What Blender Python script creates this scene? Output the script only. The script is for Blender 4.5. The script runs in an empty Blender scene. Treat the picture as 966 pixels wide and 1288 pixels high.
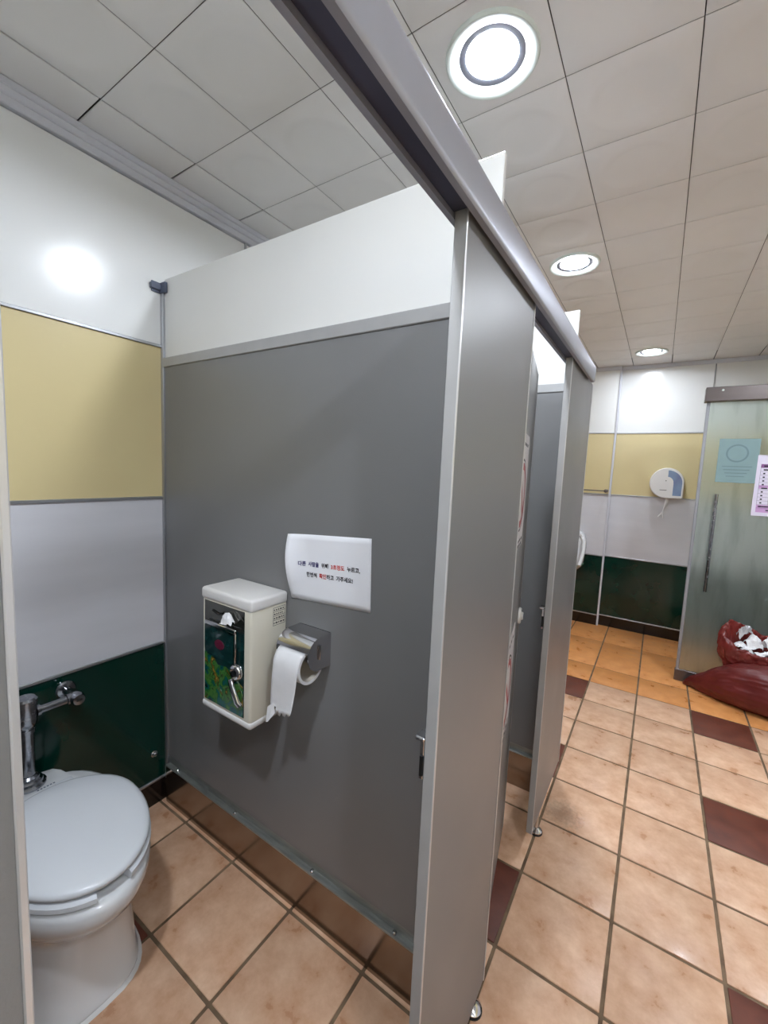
import bpy, bmesh, math, random
from mathutils import Vector, Matrix
random.seed(7)
U = 0.3                      # one floor tile in metres; all coordinates below are in floor tiles
sc = bpy.context.scene
C = sc.collection
# ------------------------------------------------------------------ camera, world, exposure
R = [[0.834634, 0.549097, 0.043354], [0.092172, -0.061635, -0.993834], [-0.543039, 0.833483, -0.102054]]
cam = bpy.data.cameras.new('camera')
cam.sensor_fit = 'HORIZONTAL'; cam.sensor_width = 36; cam.lens = 528.25 * 36 / 966; cam.clip_start = 0.01
co = bpy.data.objects.new('camera', cam); C.objects.link(co)
m = Matrix(((R[0][0], -R[1][0], -R[2][0]), (R[0][1], -R[1][1], -R[2][1]), (R[0][2], -R[1][2], -R[2][2]))).to_4x4()
m.translation = Vector((1.0052, -4.0427, 4.9276)) * U
co.matrix_world = m
sc.camera = co
w = bpy.data.worlds.new('world'); sc.world = w; w.use_nodes = True
w.node_tree.nodes['Background'].inputs[0].default_value = (0.6, 0.65, 0.7, 1)
w.node_tree.nodes['Background'].inputs[1].default_value = 0.02
sc.view_settings.view_transform = 'Standard'; sc.view_settings.look = 'None'
sc.view_settings.gamma = 1; sc.view_settings.use_curve_mapping = False
sc.view_settings.exposure = 2.2
LAMP = 105.0
# ------------------------------------------------------------------ materials
def lin(c):
    return tuple((x / 255 / 12.92) if x / 255 <= 0.04045 else ((x / 255 + 0.055) / 1.055) ** 2.4 for x in c)
def mat(name, rgb, rough=0.5, metal=0.0, var=0.0, scale=8.0, bump=0.0, bscale=60.0, rgb2=None, stretch=None,
        spec=0.5, coat=0.0, rvar=0.0, world=True, rand=0.0, trans=0.0, detail=4.0):
    mt = bpy.data.materials.new(name); mt.use_nodes = True
    nt = mt.node_tree; b = nt.nodes['Principled BSDF']
    c = lin(rgb)
    b.inputs['Base Color'].default_value = (*c, 1)
    b.inputs['Roughness'].default_value = rough; b.inputs['Metallic'].default_value = metal
    b.inputs['Specular IOR Level'].default_value = spec
    if coat: b.inputs['Coat Weight'].default_value = coat; b.inputs['Coat Roughness'].default_value = 0.06
    if trans: b.inputs['Transmission Weight'].default_value = trans
    if var or bump or rgb2 or rvar:
        if world:
            g = nt.nodes.new('ShaderNodeNewGeometry'); src = g.outputs['Position']
        else:
            g = nt.nodes.new('ShaderNodeTexCoord'); src = g.outputs['Object']
        mp = nt.nodes.new('ShaderNodeMapping'); nt.links.new(src, mp.inputs['Vector'])
        if stretch: mp.inputs['Scale'].default_value = stretch
    last = None
    if var or rgb2 or rvar:
        n = nt.nodes.new('ShaderNodeTexNoise'); n.inputs['Scale'].default_value = scale; n.inputs['Detail'].default_value = detail; n.inputs['Roughness'].default_value = .45
        nt.links.new(mp.outputs[0], n.inputs['Vector'])
        cr = nt.nodes.new('ShaderNodeValToRGB'); nt.links.new(n.outputs['Fac'], cr.inputs[0])
        e0, e1 = cr.color_ramp.elements
        e0.position, e1.position = 0.3, 0.72
        if rgb2: e0.color = (*c, 1); e1.color = (*lin(rgb2), 1)
        else:
            e0.color = (*[x * (1 - var) for x in c], 1); e1.color = (*[min(1, x * (1 + var)) for x in c], 1)
        last = cr.outputs[0]
        if rvar:
            mr = nt.nodes.new('ShaderNodeMapRange'); nt.links.new(n.outputs['Fac'], mr.inputs[0])
            mr.inputs[1].default_value = .3; mr.inputs[2].default_value = .7
            mr.inputs[3].default_value = max(0, rough - rvar); mr.inputs[4].default_value = rough + rvar
            nt.links.new(mr.outputs[0], b.inputs['Roughness'])
    if rand:
        oi = nt.nodes.new('ShaderNodeObjectInfo')
        mr = nt.nodes.new('ShaderNodeMapRange'); nt.links.new(oi.outputs['Random'], mr.inputs[0])
        mr.inputs[3].default_value = 1 - rand; mr.inputs[4].default_value = 1 + rand
        mx = nt.nodes.new('ShaderNodeVectorMath'); mx.operation = 'SCALE'
        if last: nt.links.new(last, mx.inputs[0])
        else: mx.inputs[0].default_value = c
        nt.links.new(mr.outputs[0], mx.inputs['Scale']); last = mx.outputs[0]
    if last: nt.links.new(last, b.inputs['Base Color'])
    if bump:
        n2 = nt.nodes.new('ShaderNodeTexNoise'); n2.inputs['Scale'].default_value = bscale; n2.inputs['Detail'].default_value = 3
        nt.links.new(mp.outputs[0], n2.inputs['Vector'])
        bp = nt.nodes.new('ShaderNodeBump'); bp.inputs['Strength'].default_value = bump; bp.inputs['Distance'].default_value = 0.002
        nt.links.new(n2.outputs['Fac'], bp.inputs['Height']); nt.links.new(bp.outputs[0], b.inputs['Normal'])
    return mt
def emit(name, rgb, s):
    mt = bpy.data.materials.new(name); mt.use_nodes = True; b = mt.node_tree.nodes['Principled BSDF']
    b.inputs['Base Color'].default_value = (*rgb, 1)
    b.inputs['Emission Color'].default_value = (*rgb, 1); b.inputs['Emission Strength'].default_value = s
    return mt
M = {}
M['wwhite'] = mat('wall_white', (232, 233, 231), 0.2, var=.02, scale=2, bump=.05, bscale=12)
M['wcream'] = mat('wall_cream', (212, 196, 148), 0.3, var=.03, scale=3, bump=.05, bscale=12)
M['wgrey'] = mat('wall_grey', (208, 208, 213), 0.34, var=.03, scale=3, stretch=(1, 1, 6), bump=.03, bscale=30)
M['wgreen'] = mat('wall_green', (2, 44, 35), 0.12, var=.12, scale=5)
M['wbase'] = mat('wall_base', (22, 16, 14), 0.12, var=.3, scale=6)
M['cornice'] = mat('cornice_white', (206, 208, 216), 0.4, var=.02, scale=5)
M['lip'] = mat('bright_edge', (215, 215, 216), 0.3, .5, var=.03, scale=9)
M['coreboard'] = mat('core_board', (196, 188, 176), .6, var=.05, scale=30)
M['alu'] = mat('aluminium', (178, 180, 184), 0.32, .85, var=.05, scale=20, stretch=(1, 1, .1))
M['trim'] = mat('grey_strip', (150, 152, 158), 0.4, .3, var=.05, scale=20)
M['panel'] = mat('cubicle_grey', (129, 129, 130), 0.36, .12, var=.035, scale=3, bump=.16, bscale=420, rvar=.05, spec=.5)
M['pwhite'] = mat('cubicle_white', (232, 232, 229), 0.42, var=.015, scale=3, bump=.05, bscale=300)
M['edge'] = mat('cubicle_edge', (172, 172, 172), 0.45, .2, var=.04, scale=14)
M['rail'] = mat('rail_aluminium', (172, 174, 184), 0.42, .55, var=.05, scale=9)
M['railin'] = mat('rail_dark', (92, 92, 108), 0.35, .7, var=.1, scale=9)
M['kick'] = mat('kick_steel', (150, 136, 124), 0.17, 1.0, var=.06, scale=4, bump=.03, bscale=30)
M['ledge'] = mat('ledge_steel', (150, 152, 148), 0.34, .6, var=.2, scale=14, stretch=(1, 6, 6))
M['chrome'] = mat('chrome', (205, 205, 208), 0.1, 1.0, var=.04, scale=30)
M['oldchrome'] = mat('dull_chrome', (160, 162, 168), 0.2, 1.0, var=.22, scale=40, rvar=.1)
M['dark'] = mat('dark_gap', (14, 14, 16), 0.5, var=.2, scale=30)
M['grout'] = mat('grout', (92, 72, 54), 0.85, rgb2=(134, 112, 88), scale=16, bump=.4, bscale=150)
M['porc'] = mat('porcelain', (228, 230, 232), 0.09, var=.012, scale=3, coat=.6)
M['seat'] = mat('seat_plastic', (222, 226, 231), 0.2, var=.015, scale=4)
M['paper'] = mat('paper', (240, 241, 246), 0.8, var=.015, scale=10, bump=.1, bscale=60)
M['tissue'] = mat('tissue', (236, 236, 238), 0.9, var=.02, scale=30, bump=.3, bscale=90)
M['box'] = mat('cream_plastic', (224, 219, 203), 0.35, var=.02, scale=8)
M['boxwhite'] = mat('white_plastic', (228, 226, 224), 0.33, var=.015, scale=8)
M['mirror'] = mat('dark_mirror', (108, 108, 104), 0.08, .9, var=.1, scale=20)
M['teal'] = mat('dark_teal_glass', (10, 36, 36), 0.1, rgb2=(26, 62, 62), scale=30)
M['blackp'] = mat('black_plastic', (16, 16, 18), 0.3, var=.1, scale=30)
M['blue'] = mat('blue_grey_plastic', (84, 92, 112), 0.35, var=.05, scale=30)
M['ink'] = mat('ink_black', (22, 20, 34), 0.7, var=.1, scale=30)
M['inkblue'] = mat('ink_blue', (40, 36, 110), 0.7, var=.1, scale=30)
M['inkred'] = mat('ink_red', (214, 58, 48), 0.7, var=.1, scale=30)
M['redstick'] = mat('sticker_red', (150, 40, 52), 0.5, var=.1, scale=30)
M['clearstick'] = mat('sticker_pale', (196, 192, 194), 0.5, var=.03, scale=30)
M['ceil'] = mat('ceiling_tile_white', (232, 231, 230), 0.42, .0, var=.02, scale=3, rand=.012, spec=.5)
M['ceilbg'] = mat('ceiling_seam', (100, 96, 92), 0.8, var=.08, scale=8)
M['ring'] = mat('lamp_ring', (214, 222, 216), 0.4, var=.01, scale=8)
M['baffle'] = mat('lamp_baffle', (150, 154, 168), 0.5, var=.01, scale=8)
M['lampfar'] = emit('lamp_diffuser_weak', (0.90, 0.97, 1.07), LAMP * .42)
M['lamp'] = emit('lamp_diffuser', (0.90, 0.97, 1.07), LAMP)
M['bag'] = mat('maroon_sack', (98, 32, 30), 0.36, var=.16, scale=9, bump=.5, bscale=26, rvar=.08)
M['bag2'] = mat('maroon_plastic', (112, 40, 36), 0.26, var=.2, scale=14, bump=.7, bscale=36)
M['brown'] = mat('bronze_box', (104, 96, 94), 0.35, .6, var=.08, scale=20, stretch=(.2, 1, 1))
M['lav'] = mat('lilac_print', (190, 150, 196), 0.6, var=.05, scale=20)
M['lavd'] = mat('lilac_dark_print', (128, 82, 134), 0.6, var=.05, scale=20)
M['postr'] = mat('poster_paper', (214, 208, 226), 0.5, var=.02, scale=20)
M['tealst'] = mat('teal_sticker', (122, 148, 150), 0.5, var=.03, scale=20)
M['tealst2'] = mat('teal_sticker_print', (100, 124, 130), 0.5, var=.03, scale=20)
M['smoke'] = mat('smoked_window', (112, 118, 154), 0.25, rgb2=(128, 150, 180), scale=9)
M['greenp'] = mat('green_screen', (28, 140, 104), 0.3, var=.05, scale=20)
def tilemat(name, a, b2, rough):
    mt = mat(name, a, rough, rgb2=b2, scale=11, bump=.22, bscale=22, rvar=.13, rand=.05, detail=9)
    for n_ in mt.node_tree.nodes:
        if n_.type == 'VALTORGB': n_.color_ramp.elements[0].position = .2; n_.color_ramp.elements[1].position = .8
        if n_.type == 'TEX_NOISE' and n_.inputs['Scale'].default_value == 11: n_.inputs['Roughness'].default_value = .62
    nt = mt.node_tree; b = nt.nodes['Principled BSDF']
    # fine dark speckle and scuffs
    g = nt.nodes.new('ShaderNodeNewGeometry')
    n = nt.nodes.new('ShaderNodeTexNoise'); n.inputs['Scale'].default_value = 75; n.inputs['Detail'].default_value = 5
    nt.links.new(g.outputs['Position'], n.inputs['Vector'])
    cr = nt.nodes.new('ShaderNodeValToRGB'); cr.color_ramp.elements[0].position = .22; cr.color_ramp.elements[1].position = .26
    cr.color_ramp.elements[0].color = (.5, .42, .36, 1); cr.color_ramp.elements[1].color = (1, 1, 1, 1)
    nt.links.new(n.outputs['Fac'], cr.inputs[0])
    mx = nt.nodes.new('ShaderNodeVectorMath'); mx.operation = 'MULTIPLY'
    l = b.inputs['Base Color'].links[0].from_socket
    nt.links.new(l, mx.inputs[0]); nt.links.new(cr.outputs[0], mx.inputs[1]); # one grey scuff of its own on the floor beside the far foot
    ds = nt.nodes.new('ShaderNodeVectorMath'); ds.operation = 'DISTANCE'; nt.links.new(g.outputs['Position'], ds.inputs[0]); ds.inputs[1].default_value = (.22 * U, 2.25 * U, 0)
    ad = nt.nodes.new('ShaderNodeMath'); ad.operation = 'MULTIPLY_ADD'; nt.links.new(n.outputs['Fac'], ad.inputs[0]); ad.inputs[1].default_value = .12; nt.links.new(ds.outputs['Value'], ad.inputs[2])
    ms = nt.nodes.new('ShaderNodeMapRange'); nt.links.new(ad.outputs[0], ms.inputs[0]); ms.inputs[1].default_value = .08; ms.inputs[2].default_value = .16; ms.inputs[3].default_value = .62; ms.inputs[4].default_value = 1
    m2 = nt.nodes.new('ShaderNodeVectorMath'); m2.operation = 'SCALE'; nt.links.new(mx.outputs[0], m2.inputs[0]); nt.links.new(ms.outputs[0], m2.inputs['Scale'])
    nt.links.new(m2.outputs[0], b.inputs['Base Color'])
    return mt
M['tile'] = tilemat('beige_tile', (188, 132, 94), (240, 206, 176), .36)
M['tiled'] = tilemat('brown_tile', (74, 32, 20), (120, 64, 46), .5)
M['tileo'] = tilemat('orange_tile', (196, 124, 64), (232, 166, 104), .36)
def scene_print():
    """landscape print: procedural blobs of green, teal and ochre"""
    mt = mat('landscape_print', (20, 50, 40), .12)
    nt = mt.node_tree; b = nt.nodes['Principled BSDF']
    g = nt.nodes.new('ShaderNodeNewGeometry')
    n = nt.nodes.new('ShaderNodeTexNoise'); n.inputs['Scale'].default_value = 22; n.inputs['Detail'].default_value = 6; n.inputs['Distortion'].default_value = 1.2
    nt.links.new(g.outputs['Position'], n.inputs['Vector'])
    cr = nt.nodes.new('ShaderNodeValToRGB'); nt.links.new(n.outputs['Fac'], cr.inputs[0])
    el = cr.color_ramp.elements
    el[0].position = .3; el[0].color = (*lin((8, 34, 28)), 1); el[1].position = .78; el[1].color = (*lin((190, 186, 120)), 1)
    for p, c in ((.4, (14, 84, 84)), (.46, (24, 88, 40)), (.54, (70, 120, 50)), (.6, (30, 50, 22)), (.68, (150, 120, 40))):
        e = el.new(p); e.color = (*lin(c), 1)
    nt.links.new(cr.outputs[0], b.inputs['Base Color'])
    return mt
M['print'] = scene_print()
def glassmat():
    mt = bpy.data.materials.new('frosted_glass'); mt.use_nodes = True; nt = mt.node_tree
    b = nt.nodes['Principled BSDF']
    b.inputs['Transmission Weight'].default_value = .93; b.inputs['Roughness'].default_value = .5
    b.inputs['IOR'].default_value = 1.3
    tc = nt.nodes.new('ShaderNodeNewGeometry')
    n = nt.nodes.new('ShaderNodeTexNoise'); n.inputs['Scale'].default_value = 6; n.inputs['Detail'].default_value = 6
    mp = nt.nodes.new('ShaderNodeMapping'); mp.inputs['Scale'].default_value = (3, 1, .5)
    nt.links.new(tc.outputs['Position'], mp.inputs[0]); nt.links.new(mp.outputs[0], n.inputs['Vector'])
    cr = nt.nodes.new('ShaderNodeValToRGB'); nt.links.new(n.outputs['Fac'], cr.inputs[0])
    cr.color_ramp.elements[0].position = .3; cr.color_ramp.elements[1].position = .5
    cr.color_ramp.elements[0].color = (*lin((196, 208, 200)), 1); cr.color_ramp.elements[1].color = (*lin((226, 236, 230)), 1)
    nt.links.new(cr.outputs[0], b.inputs['Base Color'])
    return mt
M['glass'] = glassmat()
# ------------------------------------------------------------------ mesh helpers
def obj(name, bm, m, parent=None, loc=None, smooth=False):
    me = bpy.data.meshes.new(name)
    bmesh.ops.recalc_face_normals(bm, faces=bm.faces)
    bmesh.ops.scale(bm, vec=(U, U, U), verts=bm.verts)
    bm.to_mesh(me); bm.free()
    if smooth:
        for p in me.polygons: p.use_smooth = True
        if smooth != 'all': me.set_sharp_from_angle(angle=math.radians(38))
    me.materials.append(M[m])
    o = bpy.data.objects.new(name, me); C.objects.link(o)
    if parent: o.parent = parent
    if loc: o.location = Vector(loc) * U
    return o
def link_copy(name, src, parent, loc, m=None):
    o = src.copy(); o.name = name; C.objects.link(o); o.parent = parent; o.location = Vector(loc) * U
    return o
def thing(name, label, cat, loc=(0, 0, 0), group=None, kind=None):
    o = bpy.data.objects.new(name, None); C.objects.link(o); o.location = Vector(loc) * U; o.empty_display_size = .05
    if label: o['label'] = label
    if cat: o['category'] = cat
    if group: o['group'] = group
    if kind: o['kind'] = kind
    return o
def tag(o, label, cat, group=None):
    o['label'] = label; o['category'] = cat
    if group: o['group'] = group
    return o
def struct(o): o['kind'] = 'structure'; return o
def box(x0, x1, y0, y1, z0, z1, bev=0.0, bm=None, seg=1):
    b = bmesh.new()
    vs = [b.verts.new((x, y, z)) for z in (z0, z1) for y in (y0, y1) for x in (x0, x1)]
    for f in ((0, 2, 3, 1), (4, 5, 7, 6), (0, 1, 5, 4), (2, 6, 7, 3), (0, 4, 6, 2), (1, 3, 7, 5)):
        b.faces.new([vs[i] for i in f])
    if bev: bmesh.ops.bevel(b, geom=list(b.edges), offset=bev, segments=seg, affect='EDGES', profile=.5)
    if bm is None: return b
    return merge(bm, b)
def merge(bm, b):
    t = bpy.data.meshes.new('t'); b.to_mesh(t); b.free(); bm.from_mesh(t); bpy.data.meshes.remove(t); return bm
def frame(d):
    d = Vector(d).normalized(); a = Vector((0, 0, 1)) if abs(d.z) < .9 else Vector((1, 0, 0))
    u = d.cross(a).normalized(); return u, d.cross(u).normalized()
def loft(rings, bm=None, caps=(True, True), closed=True):
    bm = bm or bmesh.new()
    R_ = [[bm.verts.new(p) for p in r] for r in rings]
    n = len(R_[0])
    for a, b in zip(R_, R_[1:]):
        for i in range(n if closed else n - 1):
            j = (i + 1) % n
            bm.faces.new((a[i], a[j], b[j], b[i]))
    if caps[0]: bm.faces.new(R_[0][::-1])
    if caps[1]: bm.faces.new(R_[-1])
    return bm
def lathe(p0, d, prof, n=24, bm=None, caps=(True, True)):
    u, v = frame(d); d = Vector(d).normalized(); p0 = Vector(p0)
    rings = [[p0 + d * h + (u * math.cos(2 * math.pi * i / n) + v * math.sin(2 * math.pi * i / n)) * r for i in range(n)] for h, r in prof]
    return loft(rings, bm, caps)
def tube(pts, r, n=12, bm=None):
    pts = [Vector(p) for p in pts]; rings = []; u = None
    for i, p in enumerate(pts):
        d = (pts[min(i + 1, len(pts) - 1)] - pts[max(i - 1, 0)]).normalized()
        if u is None: u, v = frame(d)
        else: u = (u - d * u.dot(d)).normalized(); v = d.cross(u)
        rings.append([p + (u * math.cos(2 * math.pi * k / n) + v * math.sin(2 * math.pi * k / n)) * r for k in range(n)])
    return loft(rings, bm)
def text(name, s, size, m, parent, origin, ux, uz, off=0.0, align='LEFT', warp=None):
    """flat lettering as a mesh; origin/size in tiles, ux/uz in-plane unit vectors"""
    cu = bpy.data.curves.new('txt', 'FONT'); cu.body = s; cu.size = size; cu.align_x = align; cu.resolution_u = 3; cu.offset = off
    t = bpy.data.objects.new('txt', cu); C.objects.link(t)
    me = bpy.data.meshes.new_from_object(t.evaluated_get(bpy.context.evaluated_depsgraph_get()))
    bpy.data.objects.remove(t); bpy.data.curves.remove(cu)
    ux, uz, o0 = Vector(ux), Vector(uz), Vector(origin)
    for v in me.vertices:
        p = o0 + ux * v.co.x + uz * v.co.y
        if warp: p = warp(p)
        v.co = p * U
    me.name = name; me.materials.clear(); me.materials.append(M[m])
    for p in me.polygons: p.material_index = 0
    o = bpy.data.objects.new(name, me); C.objects.link(o); o.parent = parent
    return o
# ------------------------------------------------------------------ room
XL, XR, YN, YF, H = -4.65, 5.35, -6.2, 11.6, 8.49
fl = struct(obj('floor', box(XL - .4, XR + .4, YN - .4, YF + .4, -.35, -.012), 'grout'))
def tile_mesh(sx, sy):
    g = .017
    return box(g, sx - g, g, sy - g, -.03, 0, .009, seg=2)
proto = {}
def add_tile(x0, x1, y0, y1, kind):
    k = (round(x1 - x0, 3), round(y1 - y0, 3), kind)
    if k in proto:
        o = link_copy('floor_tile', proto[k], fl, (x0, y0, 0))
    else:
        o = obj('floor_tile', tile_mesh(x1 - x0, y1 - y0), kind, fl, (x0, y0, 0), smooth=True); proto[k] = o
    o.rotation_euler = (random.uniform(-.0012, .0012), random.uniform(-.0012, .0012), 0)
ys = list(range(-6, 8)) + [8, 10, YF]
xs = [XL] + list(range(-4, 6)) + [XR]
for j in range(len(ys) - 1):
    for i in range(len(xs) - 1):
        x0, x1, y0, y1 = xs[i], xs[i + 1], ys[j], ys[j + 1]
        cx = math.floor(x0 + .01)
        if y0 >= 7: k = 'tileo'
        elif cx % 3 == 2 and y0 % 3 == 0: k = 'tiled'
        else: k = 'tile'
        add_tile(x0, x1, y0, y1, k)
# ceiling
ce = struct(obj('ceiling', box(XL - .4, XR + .4, YN - .4, YF + .4, H + .3, H + .5), 'ceilbg'))
CX0, CY0, CSX, CSY = -4.04, -.80, 1.0, 1.035
lamps = {(3, 0): 1, (3, 4): 1, (4, 10): 1, (3, -4): 1, (7, -4): 1, (7, 5): 1}  # the two right-hand lamps are invented, out of view
def dish(sx, sy, hole=False):
    bm = bmesh.new(); g = .007; n = 32; c = (sx / 2, sy / 2)
    def sq(i, g):
        a = 2 * math.pi * i / n; ca, sa = math.cos(a), math.sin(a); k = 1 / max(abs(ca), abs(sa))
        return c[0] + ca * k * (sx / 2 - g), c[1] + sa * k * (sy / 2 - g)
    def ci(i, r, z):
        a = 2 * math.pi * i / n; return (c[0] + math.cos(a) * r, c[1] + math.sin(a) * r, z)
    rings = [[(*sq(i, .004), .007) for i in range(n)], [(*sq(i, .0045), .003) for i in range(n)], [(*sq(i, .010), .0) for i in range(n)]]
    if hole: rings += [[ci(i, .372, 0) for i in range(n)], [ci(i, .372, .03) for i in range(n)]]
    else: rings += [[ci(i, r, z) for i in range(n)] for r, z in ((.43, 0), (.40, -.002), (.36, -.0015), (.31, .008), (.26, .0145), (.14, .018), (.04, .0185))]
    return loft(rings, bm, caps=(False, not hole))
cp = {}
for i in range(-1, 10):
    for j in range(-6, 12):
        x0 = CX0 + i * CSX; y0 = CY0 + j * CSY; x1 = x0 + CSX; y1 = y0 + CSY
        cut = x0 < XL or x1 > XR + .001 or y0 < YN or y1 > YF + .001
        x0, x1, y0, y1 = max(x0, XL), min(x1, XR), max(y0, YN), min(y1, YF)
        if x1 - x0 < .05 or y1 - y0 < .05: continue
        k = (round(x1 - x0, 2), round(y1 - y0, 2), (i, j) in lamps)
        if k in cp: link_copy('ceiling_tile', cp[k], ce, (x0, y0, H)); continue
        if cut: b = box(.01, x1 - x0 - .01, .01, y1 - y0 - .01, 0, .02, .004)
        else: b = dish(x1 - x0, y1 - y0, (i, j) in lamps)
        cp[k] = obj('ceiling_tile', b, 'ceil', ce, (x0, y0, H), smooth=True)
obj('seam_backing', box(XL, XR, YN, YF, H + .24, H + .26), 'ceilbg', ce)
# downlights
names = {(3, 0): 'large round ceiling downlight nearest, above the front of the grey cubicles',
         (3, 4): 'round ceiling downlight in the middle distance beyond the headrail',
         (4, 10): 'farthest round ceiling downlight, close to the far wall',
         (3, -4): 'round ceiling downlight behind the viewer, over the near cubicle',
         (7, -4): 'added unseen round ceiling downlight behind the viewer on the right',
         (7, 5): 'added unseen round ceiling downlight on the right nearer the glass door'}
for (i, j), _ in lamps.items():
    cx, cy = CX0 + (i + .5) * CSX, CY0 + (j + .5) * CSY
    t = thing('ceiling_light', names[(i, j)], 'ceiling light', (cx, cy, H - .02), 'downlights in the tiled ceiling')
    o = obj('trim_ring', lathe((0, 0, 0), (0, 0, 1), [(.02, .395), (-.004, .395), (-.016, .388), (-.016, .380), (.012, .285), (.018, .278)], 40, caps=(False, False)), 'ring', t, smooth=True)
    obj('baffle', lathe((0, 0, 0), (0, 0, 1), [(.018, .279), (.020, .24), (.024, .222), (.05, .216)], 40, caps=(False, False)), 'baffle', t, smooth=True)
    obj('diffuser', lathe((0, 0, 0), (0, 0, 1), [(.045, .2165), (.042, .2165)], 24), 'lampfar' if j == 10 else 'lamp', t)
    obj('housing', lathe((0, 0, 0), (0, 0, 1), [(.022, .36), (.16, .36), (.17, .3), (.171, .02)], 24, caps=(False, True)), 'trim', t, smooth=True)  # unseen can, added to block lamp light leaking up through the tile seams
# walls: banded panels
Z = [0, .35, 2.37, 4.41, 6.40, 8.27]
BM = ['wbase', 'wgreen', 'wgrey', 'wcream', 'wwhite']
def banded(name, a0, a1, pos, axis, side, joints, cornice=True):
    """axis 'x': wall plane normal to x at pos, running along y a0..a1; side = direction the face looks"""
    def B(u0, u1, d0, d1, z0, z1, bev=0):
        q0, q1 = sorted((pos + side * d0, pos + side * d1))
        return box(q0, q1, u0, u1, z0, z1, bev) if axis == 'x' else box(u0, u1, q0, q1, z0, z1, bev)
    wl = struct(obj(name, B(a0, a1, -.45, -.04, -.3, H + .3), 'trim'))
    cuts = [a0] + [j for j in joints if a0 < j < a1] + [a1]
    for k in range(len(cuts) - 1):
        for b in range(5):
            obj(('wall_panel' if b else 'base_panel'), B(cuts[k] + .012, cuts[k + 1] - .012, -.05, (0 if b else .018), Z[b] + (.012 if b else -.01), (Z[b + 1] - .012 if b < 4 or cornice != 2 else 8.38), .004), BM[b], wl)
    for b in range(1, 5):
        obj('joint_strip', B(a0, a1, -.04, .022, Z[b] - .018, Z[b] + .018, .005), 'alu', wl)
    for c_ in cuts[1:-1]:
        obj('joint_strip', B(c_ - .016, c_ + .016, -.04, .024, .35, 8.27, .005), 'alu', wl)
    if cornice == 2:
        obj('cornice', B(a0, a1, -.05, .03, 8.37, H - .001, .01), 'cornice', wl)
    elif cornice:
        bm = B(a0, a1, -.05, .05, 8.27, 8.36, .01)
        merge(bm, B(a0, a1, -.05, .075, 8.35, 8.43, .01)); merge(bm, B(a0, a1, -.05, .10, 8.42, H - .001, .01))
        obj('cornice', bm, 'cornice', wl)
    return wl
banded('wall_left', YN, YF, XL, 'x', 1, [-3.62, .41, 4.4, 8.4])
banded('wall_back', -.34, XR, YF, 'y', -1, [2.04], 2)
banded('wall_back_recess', XL, -.34, YF - .14, 'y', -1, [-2.4], 2).name = 'wall_back_left'
banded('wall_right', YN, YF, XR, 'x', -1, [-2, 2, 6, 10])
banded('wall_front', XL, XR, YN, 'y', 1, [-2, 2])
struct(obj('trim_1', box(-.375, -.315, YF - .17, YF - .1, 0, 8.37, .01), 'cornice'))
# ------------------------------------------------------------------ cubicles
PT = 6.13
def partition(Y, label, xe=-.04, fx=None):
    t = thing('cubicle_partition', label, 'partition', (-2.3, Y, 0), 'cubicle partitions')
    def P(n, b, m, **k):
        bmesh.ops.translate(b, verts=b.verts, vec=(2.3, 0, 0)); return obj(n, b, m, t, **k)
    f = .035                                   # half thickness
    P('grey_panel', box(-4.60, xe, -f, f, .66, 6.15, .004), 'panel')
    P('upper_panel', box(-4.60, -.145, -.022, .022, 6.20, 7.24, .004), 'pwhite')
    P('channel', box(-4.60, xe, -f - .018, f + .018, 6.13, 6.25, .008), 'edge')
    b = box(-4.56, xe - .01, -.088, -.078, 0.0, .55); box(-4.56, xe - .01, .078, .088, 0, .55, bm=b)
    P('kick_plate', b, 'kick')
    P('ledge', box(-4.56, xe - .01, -.090, .090, .54, .565, .004), 'ledge')
    P('gap_strip', box(-4.58, xe, -.028, .028, .56, .67), 'ledge')
    P('wall_channel', box(-4.65, -4.59, -f - .02, f + .02, .3, 7.2, .006), 'alu')
    for x in (-4.3, -3.05, -1.75, -.7):
        P('screw', lathe((x, -.06, .565), (0, 0, 1), [(0, .022), (.02, .022), (.03, .012)], 10), 'chrome', smooth=True)
    b = box(-4.65, -4.63, -.17, -f + .01, 7.06, 7.19, .004); box(-4.65, -4.52, -f - .03, -f + .012, 7.06, 7.19, .006, bm=b)
    box(-4.65, -4.6, -.19, -f, 7.09, 7.16, .005, bm=b)
    P('wall_bracket', b, 'blue', smooth=True)
    return t
PY = [-4.30, -.865, 2.50]
partition(PY[0], 'grey cubicle partition behind the toilet side, hidden by the near front panel')
p1 = partition(PY[1], 'large grey cubicle partition carrying the dispenser box and paper notice')
partition(PY[2], 'grey cubicle partition with white top seen through the narrow gap of the second cubicle')
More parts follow.
